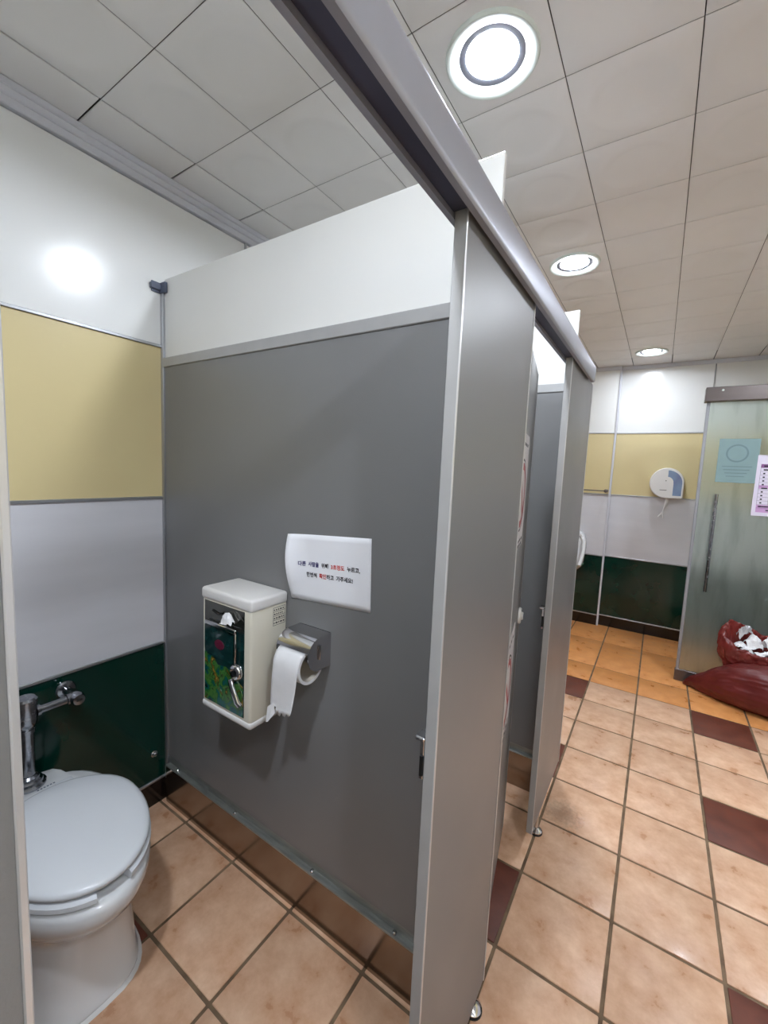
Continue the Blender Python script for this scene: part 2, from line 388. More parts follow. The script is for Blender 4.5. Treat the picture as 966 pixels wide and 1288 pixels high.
def pilaster(y0, y1, foots, label, kdir, zb=.12):
    t = thing('cubicle_front_panel', label, 'panel', (0, (y0 + y1) / 2, 0), 'cubicle front panels')
    cy = (y0 + y1) / 2
    def P(n, b, m, **k):
        bmesh.ops.translate(b, verts=b.verts, vec=(0, -cy, 0)); return obj(n, b, m, t, **k)
    P('grey_panel', box(-.036, .030, y0 + .012, y1 - .012, zb, 6.31, .003), 'panel')
    for a, b_ in ((y0, y0 + .014), (y1 - .014, y1)):
        e_ = P('edge_trim', box(-.04, .034, a, b_, zb, 6.31, .004), 'edge')
        b = box(.028, .037, a - .001, b_ + .001, zb, 6.31, .003); bmesh.ops.translate(b, verts=b.verts, vec=(0, -cy, 0))
        obj('edge_lip', b, 'lip', e_)
    for fy in foots:
        f = P('foot', lathe((0, fy, 0), (0, 0, 1), [(0, .075), (.02, .085), (.035, .085), (.052, .065), (.065, .04), (.072, .028), (zb + .01, .028)], 20), 'chrome', smooth=True)
        obj('rubber_pad', lathe((-.0, fy - cy, -.001), (0, 0, 1), [(0, .09), (.012, .09)], 20), 'blackp', f)
    if kdir:
        yy = y0 if kdir < 0 else y1
        b = box(-.075, -.041, yy + .002, yy + .10, 3.04, 3.30, .008)
        k = P('latch_keeper', b, 'chrome')
        b2 = box(-.066, -.045, yy - .007, yy + .02, 3.07, 3.20); bmesh.ops.translate(b2, verts=b2.verts, vec=(0, -cy, 0))
        obj('slot', b2, 'dark', k)
        b3 = box(-.105, -.04, yy - .01, yy + .08, 3.29, 3.32, .008); bmesh.ops.translate(b3, verts=b3.verts, vec=(0, -cy, 0))
        obj('strike_lip', b3, 'chrome', k)
    return t
pilaster(-5.3, -3.783, [-5.0], 'grey cubicle front panel cropped at the left edge beside the toilet', 0)
pilaster(-1.875, -.45, [-.64], 'wide grey cubicle front panel with light left edge in the middle of the view', -1)
pilaster(1.28, 3.0, [1.72], 'far grey cubicle front panel at the end of the cubicle row', -1, .3)
# headrail: extruded channel
prof = [(-.075, 6.27), (-.045, 6.27), (-.045, 6.315), (.055, 6.315), (.055, 6.27), (.088, 6.27), (.098, 6.28), (.103, 6.30), (.103, 6.445), (.098, 6.475), (.085, 6.497), (.06, 6.508), (-.05, 6.508), (-.075, 6.48)]
hr = thing('headrail', 'long silver headrail running over the cubicle fronts', 'rail', (0, -1, 6.3))
y0r, y1r = -6.15, 2.62
b = loft([[(x, y + 1, z - 6.3) for x, z in prof] for y in (y0r, y1r)]); 
obj('rail_profile', b, 'rail', hr, smooth=True)
for a, c_ in ((y0r, -5.31), (-3.77, -1.88), (-.445, 1.27)):
    obj('rail_slot', box(-.044, .054, a + 1, c_ + 1, .0, .018), 'railin', hr)
obj('end_cap', loft([[(x * 1.02, y + 1, (z - 6.3)) for x, z in prof] for y in (y1r, y1r + .02)]), 'edge', hr)
# doors
def door(name, hinge, end, label, stick, z0=.14, z1=6.16):
    hx, hy = hinge; L = math.hypot(end[0] - hx, end[1] - hy); a = math.atan2(end[1] - hy, end[0] - hx)
    t = thing('cubicle_door', label, 'door', (hx, hy, 0)); t.rotation_euler = (0, 0, a)
    # local: x along the door, -y = outer face for second door
    obj('grey_panel', box(.012, L - .012, 0, .06, z0, z1, .003), 'panel', t)
    for q in ((0, .014), (L - .014, L)):
        obj('edge_trim', box(q[0], q[1], -.004, .064, z0, z1, .004), 'edge', t)
    for z in (.9, 5.4):
        obj('hinge', lathe((.04, .085, z), (0, 0, 1), [(0, .025), (.22, .025)], 12), 'chrome', t, smooth=True)
    k = obj('latch_knob', lathe((L - .16, -.0, 3.17), (0, -1, 0), [(0, .10), (.02, .10), (.03, .09), (.034, .05), (.05, .048), (.055, .04)], 24), 'boxwhite', t, smooth=True)
    obj('indicator', lathe((L - .16, -.056, 3.17), (0, -1, 0), [(0, .03), (.004, .03)], 16), 'chrome', k)
    if stick:
        for zc, rr, zt in ((4.72, .33, .42), (2.62, .36, .5)):
            s = obj('sticker', box(.22, 1.18, -.004, .0005, zc - .55, zc + .62), 'clearstick', t)
            def ring(cx, cz, r0, r1, sx=1.0, n=28):
                return loft([[(cx + r * sx * math.cos(2 * math.pi * i / n), y, cz + r * math.sin(2 * math.pi * i / n)) for i in range(n)] for r, y in ((r0, -.005), (r1, -.005))], caps=(False, False))
            obj('print_ring', ring(.7, zc, rr, rr - .07), 'redstick', s)
            obj('print_ring', ring(.7, zc, rr + .04, rr + .02), 'ink', s)
            # cross bar of the ring and a small dark pictogram
            bm = bmesh.new()
            for q in range(1):
                d = .707 * (rr - .03)
                p = [(.7 - d, -.0055, zc + d + .03), (.7 - d + .05, -.0055, zc + d + .06), (.7 + d + .03, -.0055, zc - d), (.7 + d - .03, -.0055, zc - d - .04)]
                bm.faces.new([bm.verts.new(v) for v in p])
            obj('print_bar', bm, 'redstick', s)
            bm = bmesh.new()
            for r_ in range(3):
                for c_ in range(5):
                    x = .34 + c_ * .15 + (.03 if r_ % 2 else 0)
                    z = zc - .44 - .05 * r_ if r_ else zc + .5
                    bm.faces.new([bm.verts.new(v) for v in ((x, -.0052, z), (x + .1, -.0052, z), (x + .1, -.0052, z + .03), (x, -.0052, z + .03))])
            obj('print_marks', bm, 'ink', s)
    return t
door('cubicle_door', (-.03, -.425), (-.36, 1.37), 'slightly open grey door of the second cubicle with red ring stickers', True)
door('cubicle_door', (-.10, -3.90), (-1.93, -4.05), 'wide open grey door of the near cubicle beside the toilet', False)
# ------------------------------------------------------------------ toilet
TY = -2.55
def egg(x0, x1, hw, z, n=40, back=.75, q=1.0):
    """outline in plan from back x0 to front x1, half width hw"""
    pts = []
    xm = x0 + (x1 - x0) * .45
    for i in range(n):
        a = 2 * math.pi * i / n; ca, sa = math.cos(a), math.sin(a)
        if ca >= 0: x = xm + (x1 - xm) * ca ** q; y = hw * (abs(sa) ** q) * (1 if sa >= 0 else -1)
        else:
            x = xm + (xm - x0) * (-abs(ca) ** back); y = hw * (abs(sa) ** .8) * (1 if sa >= 0 else -1)
        pts.append((x + 4.65, y, z))
    return pts
to = thing('toilet', 'white porcelain toilet with closed lid standing on beige tiles', 'toilet', (-4.65, TY, 0))
secs = [(.0, -4.40, -2.76, .49), (.05, -4.40, -2.76, .49), (.07, -4.39, -2.78, .475), (.4, -4.38, -2.80, .46), (.74, -4.38, -2.79, .46),
        (.86, -4.40, -2.73, .49), (.97, -4.45, -2.60, .555), (1.06, -4.50, -2.49, .605), (1.16, -4.52, -2.44, .625), (1.25, -4.52, -2.43, .628), (1.295, -4.51, -2.45, .615), (1.31, -4.48, -2.50, .58)]
obj('bowl', loft([egg(a, b_, hw, z, q=.62 + .38 * min(1, max(0, (z - .55) / .5))) for z, a, b_, hw in secs]), 'porc', to, smooth='all')
# rear deck, narrowing to the wall
dk = []
for z, k in ((.9, .6), (1.1, .9), (1.26, 1.0), (1.33, .99), (1.36, .95), (1.365, .88)):
    pts = []
    base = [(-4.52, .17), (-4.49, .26), (-4.40, .31), (-4.25, .34), (-4.10, .40), (-3.95, .45), (-3.75, .46)]
    r = [(x + 4.65, y * k) for x, y in base]
    cx = .5
    ring = [(cx + (x - cx) * (.9 + .1 * k), y, z) for x, y in r] + [(cx + (x - cx) * (.9 + .1 * k), -y, z) for x, y in reversed(r)]
    dk.append(ring)
obj('rear_deck', loft(dk), 'porc', to, smooth=True)
# open front seat ring
n = 48; o_, i_ = [], []
def seatpt(a, hw, fx, bx, z):
    ca, sa = math.cos(a), math.sin(a); xm = -3.42
    x = xm + (fx - xm) * ca if ca >= 0 else xm + (xm - bx) * ca
    return (x + 4.65, hw * sa, z)
rings = []
for k in range(n + 1):
    a = math.radians(12.5) + (2 * math.pi - math.radians(25)) * k / n
    q = []
    for hw, fx, bx, z in ((.595, -2.475, -4.02, 1.325), (.612, -2.455, -4.03, 1.345), (.612, -2.455, -4.03, 1.385), (.59, -2.48, -4.01, 1.405), (.40, -2.74, -3.86, 1.405), (.38, -2.77, -3.84, 1.385), (.38, -2.77, -3.84, 1.345), (.40, -2.74, -3.86, 1.325)):
        q.append(seatpt(a, hw, fx, bx, z))
    rings.append(q)
obj('seat', loft(rings), 'seat', to, smooth=True)
lid = [[seatpt(2 * math.pi * k / n, hw, fx, bx, z) for k in range(n)] for hw, fx, bx, z in
       ((.585, -2.50, -4.0, 1.425), (.605, -2.475, -4.02, 1.435), (.607, -2.472, -4.02, 1.465), (.59, -2.49, -4.01, 1.485), (.55, -2.54, -3.98, 1.497), (.35, -2.85, -3.8, 1.508), (.12, -3.2, -3.6, 1.511))]
obj('lid', loft(lid), 'seat', to, smooth='all')
obj('hinge_block', box(.52, .68, -.30, -.14, 1.36, 1.42, .02, seg=2), 'seat', to, smooth=True)
obj('hinge_block', box(.52, .68, .14, .30, 1.36, 1.42, .02, seg=2), 'seat', to, smooth=True)
bm = bmesh.new()
for k in range(6): 
    x = .42 ; y = .02 + k * .028
    bm.faces.new([bm.verts.new(v) for v in ((x, y, 1.3665), (x + .02, y, 1.3665), (x + .02, y + .018, 1.3665), (x, y + .018, 1.3665))])
obj('maker_mark', bm, 'blue', to)
# caulk line round foot
obj('caulk', loft([egg(-4.41, -2.725, .515, 0, q=.62), egg(-4.41, -2.735, .505, .012, q=.62), egg(-4.40, -2.76, .49, .02, q=.62)], caps=(False, False)), 'boxwhite', to, smooth=True)
# flush valve
fv = thing('flush_valve', 'dull chrome flush valve pipe rising behind the toilet lid', 'valve', (-4.38, TY, 1.373))
def V(n_, b, m='oldchrome', par=fv): return obj(n_, b, m, par, smooth=True)
V('spud_flange', lathe((0, 0, 0), (0, 0, 1), [(0, .15), (.02, .15), (.035, .125), (.06, .12), (.075, .095), (.10, .092), (.12, .07)], 28))
V('pipe', lathe((0, 0, .1), (0, 0, 1), [(0, .062), (.50, .062), (.505, .078), (.545, .078), (.55, .068), (.60, .068)], 24))
V('valve_body', lathe((0, 0, .66), (0, 0, 1), [(0, .07), (.04, .095), (.08, .098), (.26, .098), (.265, .105), (.31, .105), (.33, .085), (.335, .03)], 28))
V('side_arm', lathe((0, .09, .80), (0, 1, 0), [(0, .06), (.03, .06), (.035, .045), (.27, .045), (.275, .062), (.32, .062), (.33, .05), (.36, .05)], 20))
sv = V('stop_valve', lathe((0.0, .45, .80), (1, 0, 0), [(-.10, .062), (-.03, .062), (.0, .072), (.07, .072), (.09, .058), (.11, .058), (.115, .02)], 24))
obj('handle_slot', box(.115, .12, .42, .48, .79, .81), 'dark', sv)
V('wall_flange', lathe((-.27, .45, .80), (1, 0, 0), [(0.0, .10), (.02, .105), (.04, .09), (.05, .05), (.2, .048)], 28))
WL = bpy.data.objects['wall_left']
obj('chrome_spot', lathe((-4.65, -1.08, .77), (1, 0, 0), [(0, .045), (.02, .045), (.03, .03), (.045, .032), (.06, .02)], 18), 'chrome', WL, smooth=True)  # small stepped chrome spot on the green wall panel
obj('screw', lathe((-4.65, -2.24, 2.26), (1, 0, 0), [(0, .012), (.01, .009)], 10), 'chrome', WL, smooth=True)
# ------------------------------------------------------------------ dispenser box on the partition
FY = PY[1] - .035 - .0            # face of the grey panel
X0, X1, YB, YFr = -3.04, -2.22, FY, -1.395
bx = thing('dispenser_box', 'tall cream dispenser box with dark picture front on grey partition', 'dispenser', (-2.63, FY, 2.9))
def D(n_, b, m, par=None, **k):
    bmesh.ops.translate(b, verts=b.verts, vec=(2.63, -FY, -2.9)); return obj(n_, b, m, par or bx, **k)
D('housing', box(X0 + .012, X1 - .012, YFr + .012, YB, 2.28, 3.48, .03, seg=3), 'box', smooth=True)
D('top_cap', box(X0, X1, YFr, YB, 3.455, 3.585, .035, seg=4), 'boxwhite', smooth=True)
D('bottom_cap', box(X0 + .003, X1 - .003, YFr + .003, YB, 2.225, 2.31, .035, seg=4), 'boxwhite', smooth=True)
px0, px1, yf = X0 + .055, X1 - .105, YFr + .010
fp = D('front_panel', box(px0, px1, yf, yf + .02, 2.33, 3.45, .003), 'mirror')
D('dark_window', box(px0 + .005, px1 - .004, yf - .004, yf, 2.335, 3.22), 'teal', fp)
bm = bmesh.new()
pts = [(px0 + .008, 2.34), (px1 - .008, 2.34), (px1 - .008, 2.66), (px1 - .15, 2.74), (px1 - .28, 2.80), (px0 + .24, 2.78), (px0 + .16, 2.86), (px0 + .008, 2.88)]
f_ = bm.faces.new([bm.verts.new((x, yf - .006, z)) for x, z in pts])
D('landscape_print', bm, 'print', fp)
fr = D('window_frame', box(-2.93, -2.42, yf - .045, yf - .012, 3.205, 3.25, .008), 'chrome', smooth=True)
b = box(-2.455, -2.42, yf - .04, yf - .012, 2.84, 3.25, .008)
D('window_frame', b, 'chrome', smooth=True)
D('glass_flap', box(-2.92, -2.46, yf - .018, yf - .006, 2.86, 3.21, .004), 'teal')
bm = lathe((-2.70, yf - .019, 3.02), (0, -1, 0), [(0, .065), (.003, .065)], 24); bmesh.ops.scale(bm, vec=(1.2, 1, .8), space=Matrix.Translation((2.70, 0, -3.02)), verts=bm.verts)
M['oval'] = mat('oval_plum', (96, 26, 52), .3, var=.1, scale=30)
D('red_oval', bm, 'oval')
lk = D('lock', lathe((-2.425, yf, 2.80), (0, -1, 0), [(0, .085), (.03, .085), (.05, .07), (.055, .052), (.035, .05)], 28), 'chrome', smooth=True)
D('keyhole', lathe((-2.425, yf - .035, 2.80), (0, -1, 0), [(0, .03), (.02, .03), (.022, .01)], 16), 'blackp', lk)
D('lever', tube([(-2.50, yf - .02, 2.70), (-2.47, yf - .035, 2.66), (-2.38, yf - .035, 2.50), (-2.36, yf - .02, 2.47)], .034), 'chrome', smooth=True)
D('wire_hook', tube([(-2.84, yf - .005, 3.36), (-2.76, yf - .01, 3.34), (-2.70, yf - .02, 3.345), (-2.67, yf - .02, 3.37)], .010, 8), 'blackp')
# rating label on the side: outlines and lines of tiny print
lb = bmesh.new(); xs_ = X1 - .0105
def quad(bm, y0, y1, z0, z1, x=xs_): bm.faces.new([bm.verts.new(v) for v in ((x, y0, z0), (x, y1, z0), (x, y1, z1), (x, y0, z1))])
for z in (3.245, 3.30, 3.345, 3.39, 3.435): quad(lb, -1.10, -.935, z, z + .004)
for y in (-1.10, -.937): quad(lb, y, y + .004, 3.245, 3.437)
for z in (3.265, 3.315, 3.36, 3.405):
    y = -1.09
    while y < -.96:
        w_ = random.uniform(.01, .03); quad(lb, y, min(y + w_, -.945), z, z + .014); y += w_ + .012
D('rating_label', lb, 'ink')
def crumple(name, c, r, m, seed, parent=None, amp=1.0, sub=9):
    """a crumpled paper sheet: a grid rolled into a loose dome, broken by sharp folds"""
    rnd = random.Random(seed); bm = bmesh.new(); G = []
    folds = [(rnd.uniform(0, math.pi), rnd.uniform(-.8, .8), rnd.uniform(.25, .6) * rnd.choice((-1, 1))) for _ in range(7)]
    tw_ = rnd.uniform(0, 6.28)
    for i in range(sub):
        row = []
        for j in range(sub):
            x = 2 * i / (sub - 1) - 1; y = 2 * j / (sub - 1) - 1
            z = .55 - .75 * (x * x + y * y)
            for a, o_, k in folds: z += k * amp * abs(x * math.cos(a) + y * math.sin(a) - o_)
            z -= sum(k * .6 for _, _, k in folds) * amp
            x += rnd.uniform(-.12, .12); y += rnd.uniform(-.12, .12); z += rnd.uniform(-.1, .1)
            ca, sa = math.cos(tw_), math.sin(tw_)
            row.append(bm.verts.new(((x * ca - y * sa) * r[0], (x * sa + y * ca) * r[1], max(-1.1, min(1.2, z)) * r[2])))
        G.append(row)
    for i in range(sub - 1):
        for j in range(sub - 1): bm.faces.new((G[i][j], G[i + 1][j], G[i + 1][j + 1], G[i][j + 1]))
    bmesh.ops.triangulate(bm, faces=bm.faces[:])
    o = obj(name, bm, m, parent, c); o.modifiers.new('s', 'SOLIDIFY').thickness = .001
    return o
tw = crumple('tissue_wad', (-2.53, yf - .05, 3.365), (.08, .04, .06), 'tissue', 5); tag(tw, 'small crumpled tissue stuck in the top of the dispenser front', 'tissue')
# ------------------------------------------------------------------ toilet roll holder
ho = thing('roll_holder', 'chrome covered toilet roll holder on grey partition beside the box', 'holder', (-1.82, FY, 3.1))
def Hh(n_, b, m, par=None, **k):
    bmesh.ops.translate(b, verts=b.verts, vec=(1.82, -FY, -3.1)); return obj(n_, b, m, par or ho, **k)
hx0, hx1 = -2.03, -1.62
arc = [(FY, 3.275), (FY - .17, 3.275)] + [(FY - .17 - .16 * math.sin(math.radians(a)), 3.275 - .16 * (1 - math.cos(math.radians(a)))) for a in (15, 30, 45, 60, 75)]
ins = [(y + .008 * 1.0, z - .012) for y, z in arc]
Hh('cover', loft([[(x, y, z) for y, z in arc] + [(x, y, z) for y, z in reversed(ins)] for x in (hx0, hx1)]), 'chrome', smooth=True)
side = arc + [(FY - .325, 3.08), (FY - .29, 3.00), (FY - .22, 2.95), (FY - .12, 2.94), (FY, 2.945)]
for x in (hx0 - .008, hx1):
    s_ = Hh('side_plate', loft([[(xx, y, z) for y, z in side] for xx in (x, x + .010)]), 'chrome', smooth=True)
    if x == hx1: Hh('slot', tube([(hx1 + .014, FY - .17, 3.20), (hx1 + .018, FY - .17, 3.17), (hx1 + .018, FY - .17, 3.09), (hx1 + .014, FY - .17, 3.06)], .017), 'chrome', s_, smooth=True)
Hh('back_plate', box(hx0, hx1, FY - .008, FY, 2.945, 3.275), 'chrome')
Hh('axle', lathe((hx0, FY - .215, 2.99 + .04), (1, 0, 0), [(0, .02), (hx1 - hx0, .02)], 12), 'chrome', smooth=True)
rl = thing('toilet_roll', 'nearly finished white toilet roll hanging a torn sheet', 'toilet roll', (-1.84, FY - .215, 2.985))
rc = (0, 0, 0)
obj('paper_ring', lathe((-.17, 0, 0), (1, 0, 0), [(0, .15), (0, .178), (.34, .178), (.34, .15), (0, .15)], 36, caps=(False, False)), 'tissue', rl, smooth=True)
obj('core', lathe((-.168, 0, 0), (1, 0, 0), [(0, .1485), (.336, .1485)], 36, caps=(False, False)), 'coreboard', rl, smooth=True)
# hanging sheet: from roll front, straight down, slightly skewed, ragged bottom
rows = 14; cols = 12; bm = bmesh.new(); G = []
rnd = random.Random(3)
for i in range(rows + 1):
    t = i / rows; row = []
    for j in range(cols + 1):
        s = j / cols
        if t < .25:
            a = math.radians(90 - t / .25 * 90); y = -.182 * math.cos(math.radians(90) - a + 0) if False else -.182 * math.sin(math.radians(t / .25 * 90)); z = .182 * math.cos(math.radians(t / .25 * 90))
        else:
            y = -.182 - .02 * math.sin(t * 5 + s * 2) * (t - .25); z = -(t - .25) / .75 * (.52 - .05 * s)
        if i == rows: z += rnd.uniform(-.02, .03) + (.0 if s > .25 else .06)
        sk = -.05 * max(0, t - .25) / .75
        row.append(bm.verts.new((-.165 + .33 * s * (1 - .12 * max(0, t - .3)) + sk, y, z)))
    G.append(row)
for i in range(rows):
    for j in range(cols): bm.faces.new((G[i][j], G[i][j + 1], G[i + 1][j + 1], G[i + 1][j]))
sh = obj('hanging_sheet', bm, 'tissue', rl, smooth='all'); md = sh.modifiers.new('s', 'SOLIDIFY'); md.thickness = .0006
bm = bmesh.new(); ps = [(-.215, -.20, -.46), (-.15, -.185, -.40), (-.12, -.187, -.50), (-.19, -.215, -.60), (-.225, -.21, -.62)]
bm.faces.new([bm.verts.new(p) for p in ps]); tf = obj('torn_flap', bm, 'tissue', rl); tf.modifiers.new('s', 'SOLIDIFY').thickness = .0006
# ------------------------------------------------------------------ paper notice
def pz(p):
    """paper surface: left edge curls away from the partition"""
    s = (p.x + 2.24) / 1.09
    c_ = max(0, 1 - s / .32) ** 2 * .16 * math.sin(math.pi * min(1, max(0, (4.26 - p.z) / .72)) * .95 + .08)
    return Vector((p.x + c_ * .35, FY - .006 - c_, p.z))
no = thing('paper_notice', 'white paper notice with red and black handwriting-style lettering on grey partition', 'notice', (-1.7, FY, 3.9))
bm = bmesh.new(); G = []
for i in range(13):
    row = []
    for j in range(25):
        s, t = j / 24, i / 12
        x = -2.215 + 1.055 * s; z = (4.21 + (4.285 - 4.21) * s) * (1 - t) + (3.525 + (3.585 - 3.525) * s) * t
        x += .02 * t * s + .055 * t * (1 - s)
        p = pz(Vector((x, 0, z))); row.append(bm.verts.new(p + Vector((1.7, -FY, -3.9))))
    G.append(row)
for i in range(12):
    for j in range(24): bm.faces.new((G[i][j], G[i][j + 1], G[i + 1][j + 1], G[i + 1][j]))
sh = obj('sheet', bm, 'paper', no, smooth='all'); sh.modifiers.new('s', 'SOLIDIFY').thickness = .0003
off = Vector((1.7, -FY, -3.9))
def wp(p): q = pz(p); q.y -= .004; return q + off
ux = Vector((1, 0, .055)).normalized()
def wline(parts, x, z, size):
    for s, m_, adv in parts:
        text('lettering', s, size, m_, no, (x, 0, z), ux, (-.03, 0, 1), off=.0012, warp=wp)
        adv *= .86; x += adv; z += adv * .055
wline([('다른', 'inkblue', .145), ('사람을', 'inkblue', .205), ('위해', 'ink', .145), ('3초정도', 'inkred', .235), ('누르고,', 'ink', .2)], -2.06, 3.90, .053)
wline([('한번씩', 'ink', .20), ('확인', 'inkred', .112), ('하고', 'ink', .145), ('가주세요!', 'ink', .2)], -1.955, 3.797, .053)
# ------------------------------------------------------------------ far end: towel bar, jumbo dispenser, urinal
rb = thing('wall_rail', 'thin metal rail with round end on the cream wall above the urinal', 'rail', (-.8, YF - .14, 4.53))
obj('bar', tube([(-1.3, -.30, 0), (.42, -.30, 0)], .018), 'brown', rb, smooth=True)
obj('post', lathe((.36, 0, 0), (0, -1, 0), [(0, .05), (.02, .05), (.03, .025), (.27, .025), (.275, .055), (.33, .055), (.34, .04)], 18), 'brown', rb, smooth=True)
obj('post', lathe((-1.25, 0, 0), (0, -1, 0), [(0, .05), (.02, .05), (.03, .025), (.27, .025), (.275, .055), (.33, .055), (.34, .04)], 18), 'brown', rb, smooth=True)
# jumbo paper dispenser, D outline
jd = thing('jumbo_roll_dispenser', 'white rounded jumbo toilet paper dispenser on the far wall', 'dispenser', (1.16, YF, 4.85))
def dout(sx, k=1.0, y=0.0):
    P_ = []
    cxl, czl = -.0, .02
    for a in range(0, 271, 9):
        r = math.radians(a); P_.append((cxl + .44 * math.cos(r) * k, y, czl + .46 * math.sin(r) * k))
    P_.append((.40 * k, y, -.44 * k)); P_.append((.44 * k, y, -.40 * k))
    return P_
obj('housing', loft([dout(1, 1, 0), dout(1, 1, -.30), dout(1, .985, -.345), dout(1, .95, -.37)]), 'boxwhite', jd, smooth=True)
wn = [(.02 + .385 * math.cos(math.radians(a)), .02 + .385 * math.sin(math.radians(a))) for a in range(90, -1, -9)] + [(.40, -.35), (.18, -.35), (.18, .0)] + \
     [(.02 + .16 * math.cos(math.radians(a)), .02 + .19 * math.sin(math.radians(a))) for a in range(20, 91, 14)]
obj('window', loft([[(x * .96, y, z) for x, z in wn] for y in (-.370, -.374)]), 'smoke', jd)
obj('maker_mark', box(-.16, .02, -.372, -.370, -.20, -.185), 'ink', jd)
obj('lock', lathe((-.02, -.37, .09), (0, -1, 0), [(0, .015), (.004, .015)], 10), 'ink', jd)
ts = thing('hanging_tissue', 'twisted white tissue strip hanging from the jumbo dispenser', 'tissue', (1.22, YF - .18, 4.42))
def strip(pts, wid):
    bm = bmesh.new(); prev = None
    for k, (x, y, z) in enumerate(pts):
        a = k * .5; d = Vector((math.cos(a) * .6 + .4, math.sin(a) * .5, 0)) * wid[k] / 2
        c0 = bm.verts.new(Vector((x, y, z)) - d); c1 = bm.verts.new(Vector((x, y - .02, z)) ); c2 = bm.verts.new(Vector((x, y, z)) + d)
        if prev: bm.faces.new((prev[0], prev[1], c1, c0)); bm.faces.new((prev[1], prev[2], c2, c1))
        prev = (c0, c1, c2)
    return bm
o = obj('strip', strip([(.0, 0, .0), (-.01, 0, -.10), (-.04, -.01, -.25), (-.07, 0, -.40), (-.08, -.01, -.52), (-.06, 0, -.62)], [.08, .08, .07, .06, .07, .015]), 'tissue', ts); o.modifiers.new('s', 'SOLIDIFY').thickness = .004
o = obj('strip', strip([(-.07, 0, -.42), (-.12, -.01, -.50), (-.17, 0, -.56), (-.19, 0, -.60)], [.05, .06, .06, .05]), 'tissue', ts); o.modifiers.new('s', 'SOLIDIFY').thickness = .004
# urinal on the far wall, its left part hidden by the last front panel
ur = thing('urinal', 'white urinal on the far wall half hidden behind the last cubicle panel', 'urinal', (-1.42, YF - .14, 1.72))
def uring(z, hw, dp, n=20):
    return [(hw * math.cos(math.pi * i / n), -dp * math.sin(math.pi * i / n) ** .8, z) for i in range(n + 1)]
us = [(0.0, .10, .12), (.05, .26, .42), (.14, .40, .72), (.24, .47, .92), (.30, .50, .98), (.34, .50, .96), (.55, .52, .72), (.85, .54, .56), (1.15, .52, .46), (1.32, .46, .38), (1.42, .34, .30), (1.46, .16, .2)]
obj('body', loft([uring(*s) for s in us]), 'porc', ur, smooth='all')
inn = [(.345, .40, .86), (.55, .42, .725), (.85, .44, .575), (1.12, .42, .47), (1.25, .34, .42)]
rim = bmesh.new()
pr = [(x, -d, z) for x, d, z in [(-.47, .80, .36), (-.50, .62, .6), (-.52, .50, .85), (-.50, .42, 1.12), (-.42, .36, 1.3), (-.24, .32, 1.40), (0, .30, 1.43), (.24, .32, 1.40), (.42, .36, 1.3), (.50, .42, 1.12), (.52, .50, .85), (.50, .62, .6), (.47, .80, .36)]]
obj('rim', tube(pr, .055, 10), 'porc', ur, smooth=True)
obj('splash_screen', loft([[(.50 * math.cos(a) * k, -.06 - .94 * math.sin(a) * k, z) for a in [math.pi * i / 16 for i in range(17)]] for k, z in ((1.02, .30), (1.03, .345), (.5, .35))]), 'greenp', ur, smooth=True)
# ------------------------------------------------------------------ glass door
GY = 8.5
gd = thing('glass_door', 'frosted glass sliding door with bronze rail box on the right', 'door', (3.5, GY, 0))
def G_(n_, b, m, par=None, **k):
    bmesh.ops.translate(b, verts=b.verts, vec=(-3.5, -GY, 0)); return obj(n_, b, m, par or gd, **k)
G_('glass_pane', box(1.80, 5.25, GY - .02, GY + .02, .28, 6.95), 'glass')
G_('rail_cover', box(1.69, 5.3, GY - .20, GY + .10, 6.80, 7.12, .01), 'brown')
G_('rail_screw', lathe((2.0, GY - .20, 7.04), (0, -1, 0), [(0, .025), (.01, .02)], 12), 'ring')
G_('bottom_rail', box(1.73, 5.25, GY - .05, GY + .05, .0, .29, .008), 'brown')
G_('edge_frame', box(1.745, 1.81, GY - .035, GY + .035, .28, 6.8, .006), 'trim')
hd = G_('handle', tube([(2.12, GY - .17, 2.36), (2.12, GY - .17, 4.68)], .035, 16), 'oldchrome', smooth=True)
for z in (2.75, 4.3):
    G_('handle_post', tube([(2.12, GY - .15, z), (2.12, GY - .02, z)], .022, 12), 'oldchrome', hd, smooth=True)
G_('handle', tube([(2.12, GY + .17, 2.36), (2.12, GY + .17, 4.68)], .035, 16), 'oldchrome', smooth=True)
ts_ = thing('teal_sticker', 'pale teal square sticker with a faint ring on the glass door', 'sticker', (2.43, GY - .021, 5.46))
obj('sheet', box(-.365, .365, -.004, 0, -.50, .50), 'tealst', ts_)
def flatring(cx, cz, r0, r1, y, n=36, arc_=360):
    rr = [[(cx + r * math.cos(math.radians(arc_ * i / n)), y, cz + r * math.sin(math.radians(arc_ * i / n))) for i in range(n)] for r in (r0, r1)]
    return loft(rr, caps=(False, False))
obj('printed_ring', flatring(-.02, .17, .205, .17, -.006), 'tealst2', ts_)
bm = bmesh.new()
for k in range(4):
    z = -.14 - k * .075; 
    bm.faces.new([bm.verts.new(v) for v in ((-.27 + .03 * k, -.006, z), (.27 - .04 * k, -.006, z), (.27 - .04 * k, -.006, z + .018), (-.27 + .03 * k, -.006, z + .018))])
obj('print_lines', bm, 'tealst2', ts_)
po = thing('duty_poster', 'white and lilac timetable poster on the glass door at right edge', 'poster', (3.12, GY - .021, 4.92))
shp = [(-.33, .70), (.42, .70), (.42, -.66), (-.33, -.66)]
obj('sheet', box(-.34, .42, -.005, 0, -.68, .68), 'postr', po)
bm = bmesh.new(); bm2 = bmesh.new(); bm3 = bmesh.new()
def q2(bm, x0, x1, z0, z1, y): bm.faces.new([bm.verts.new(v) for v in ((x0, y, z0), (x1, y, z0), (x1, y, z1), (x0, y, z1))])
q2(bm3, -.27, .38, .40, .48, -.0065); 
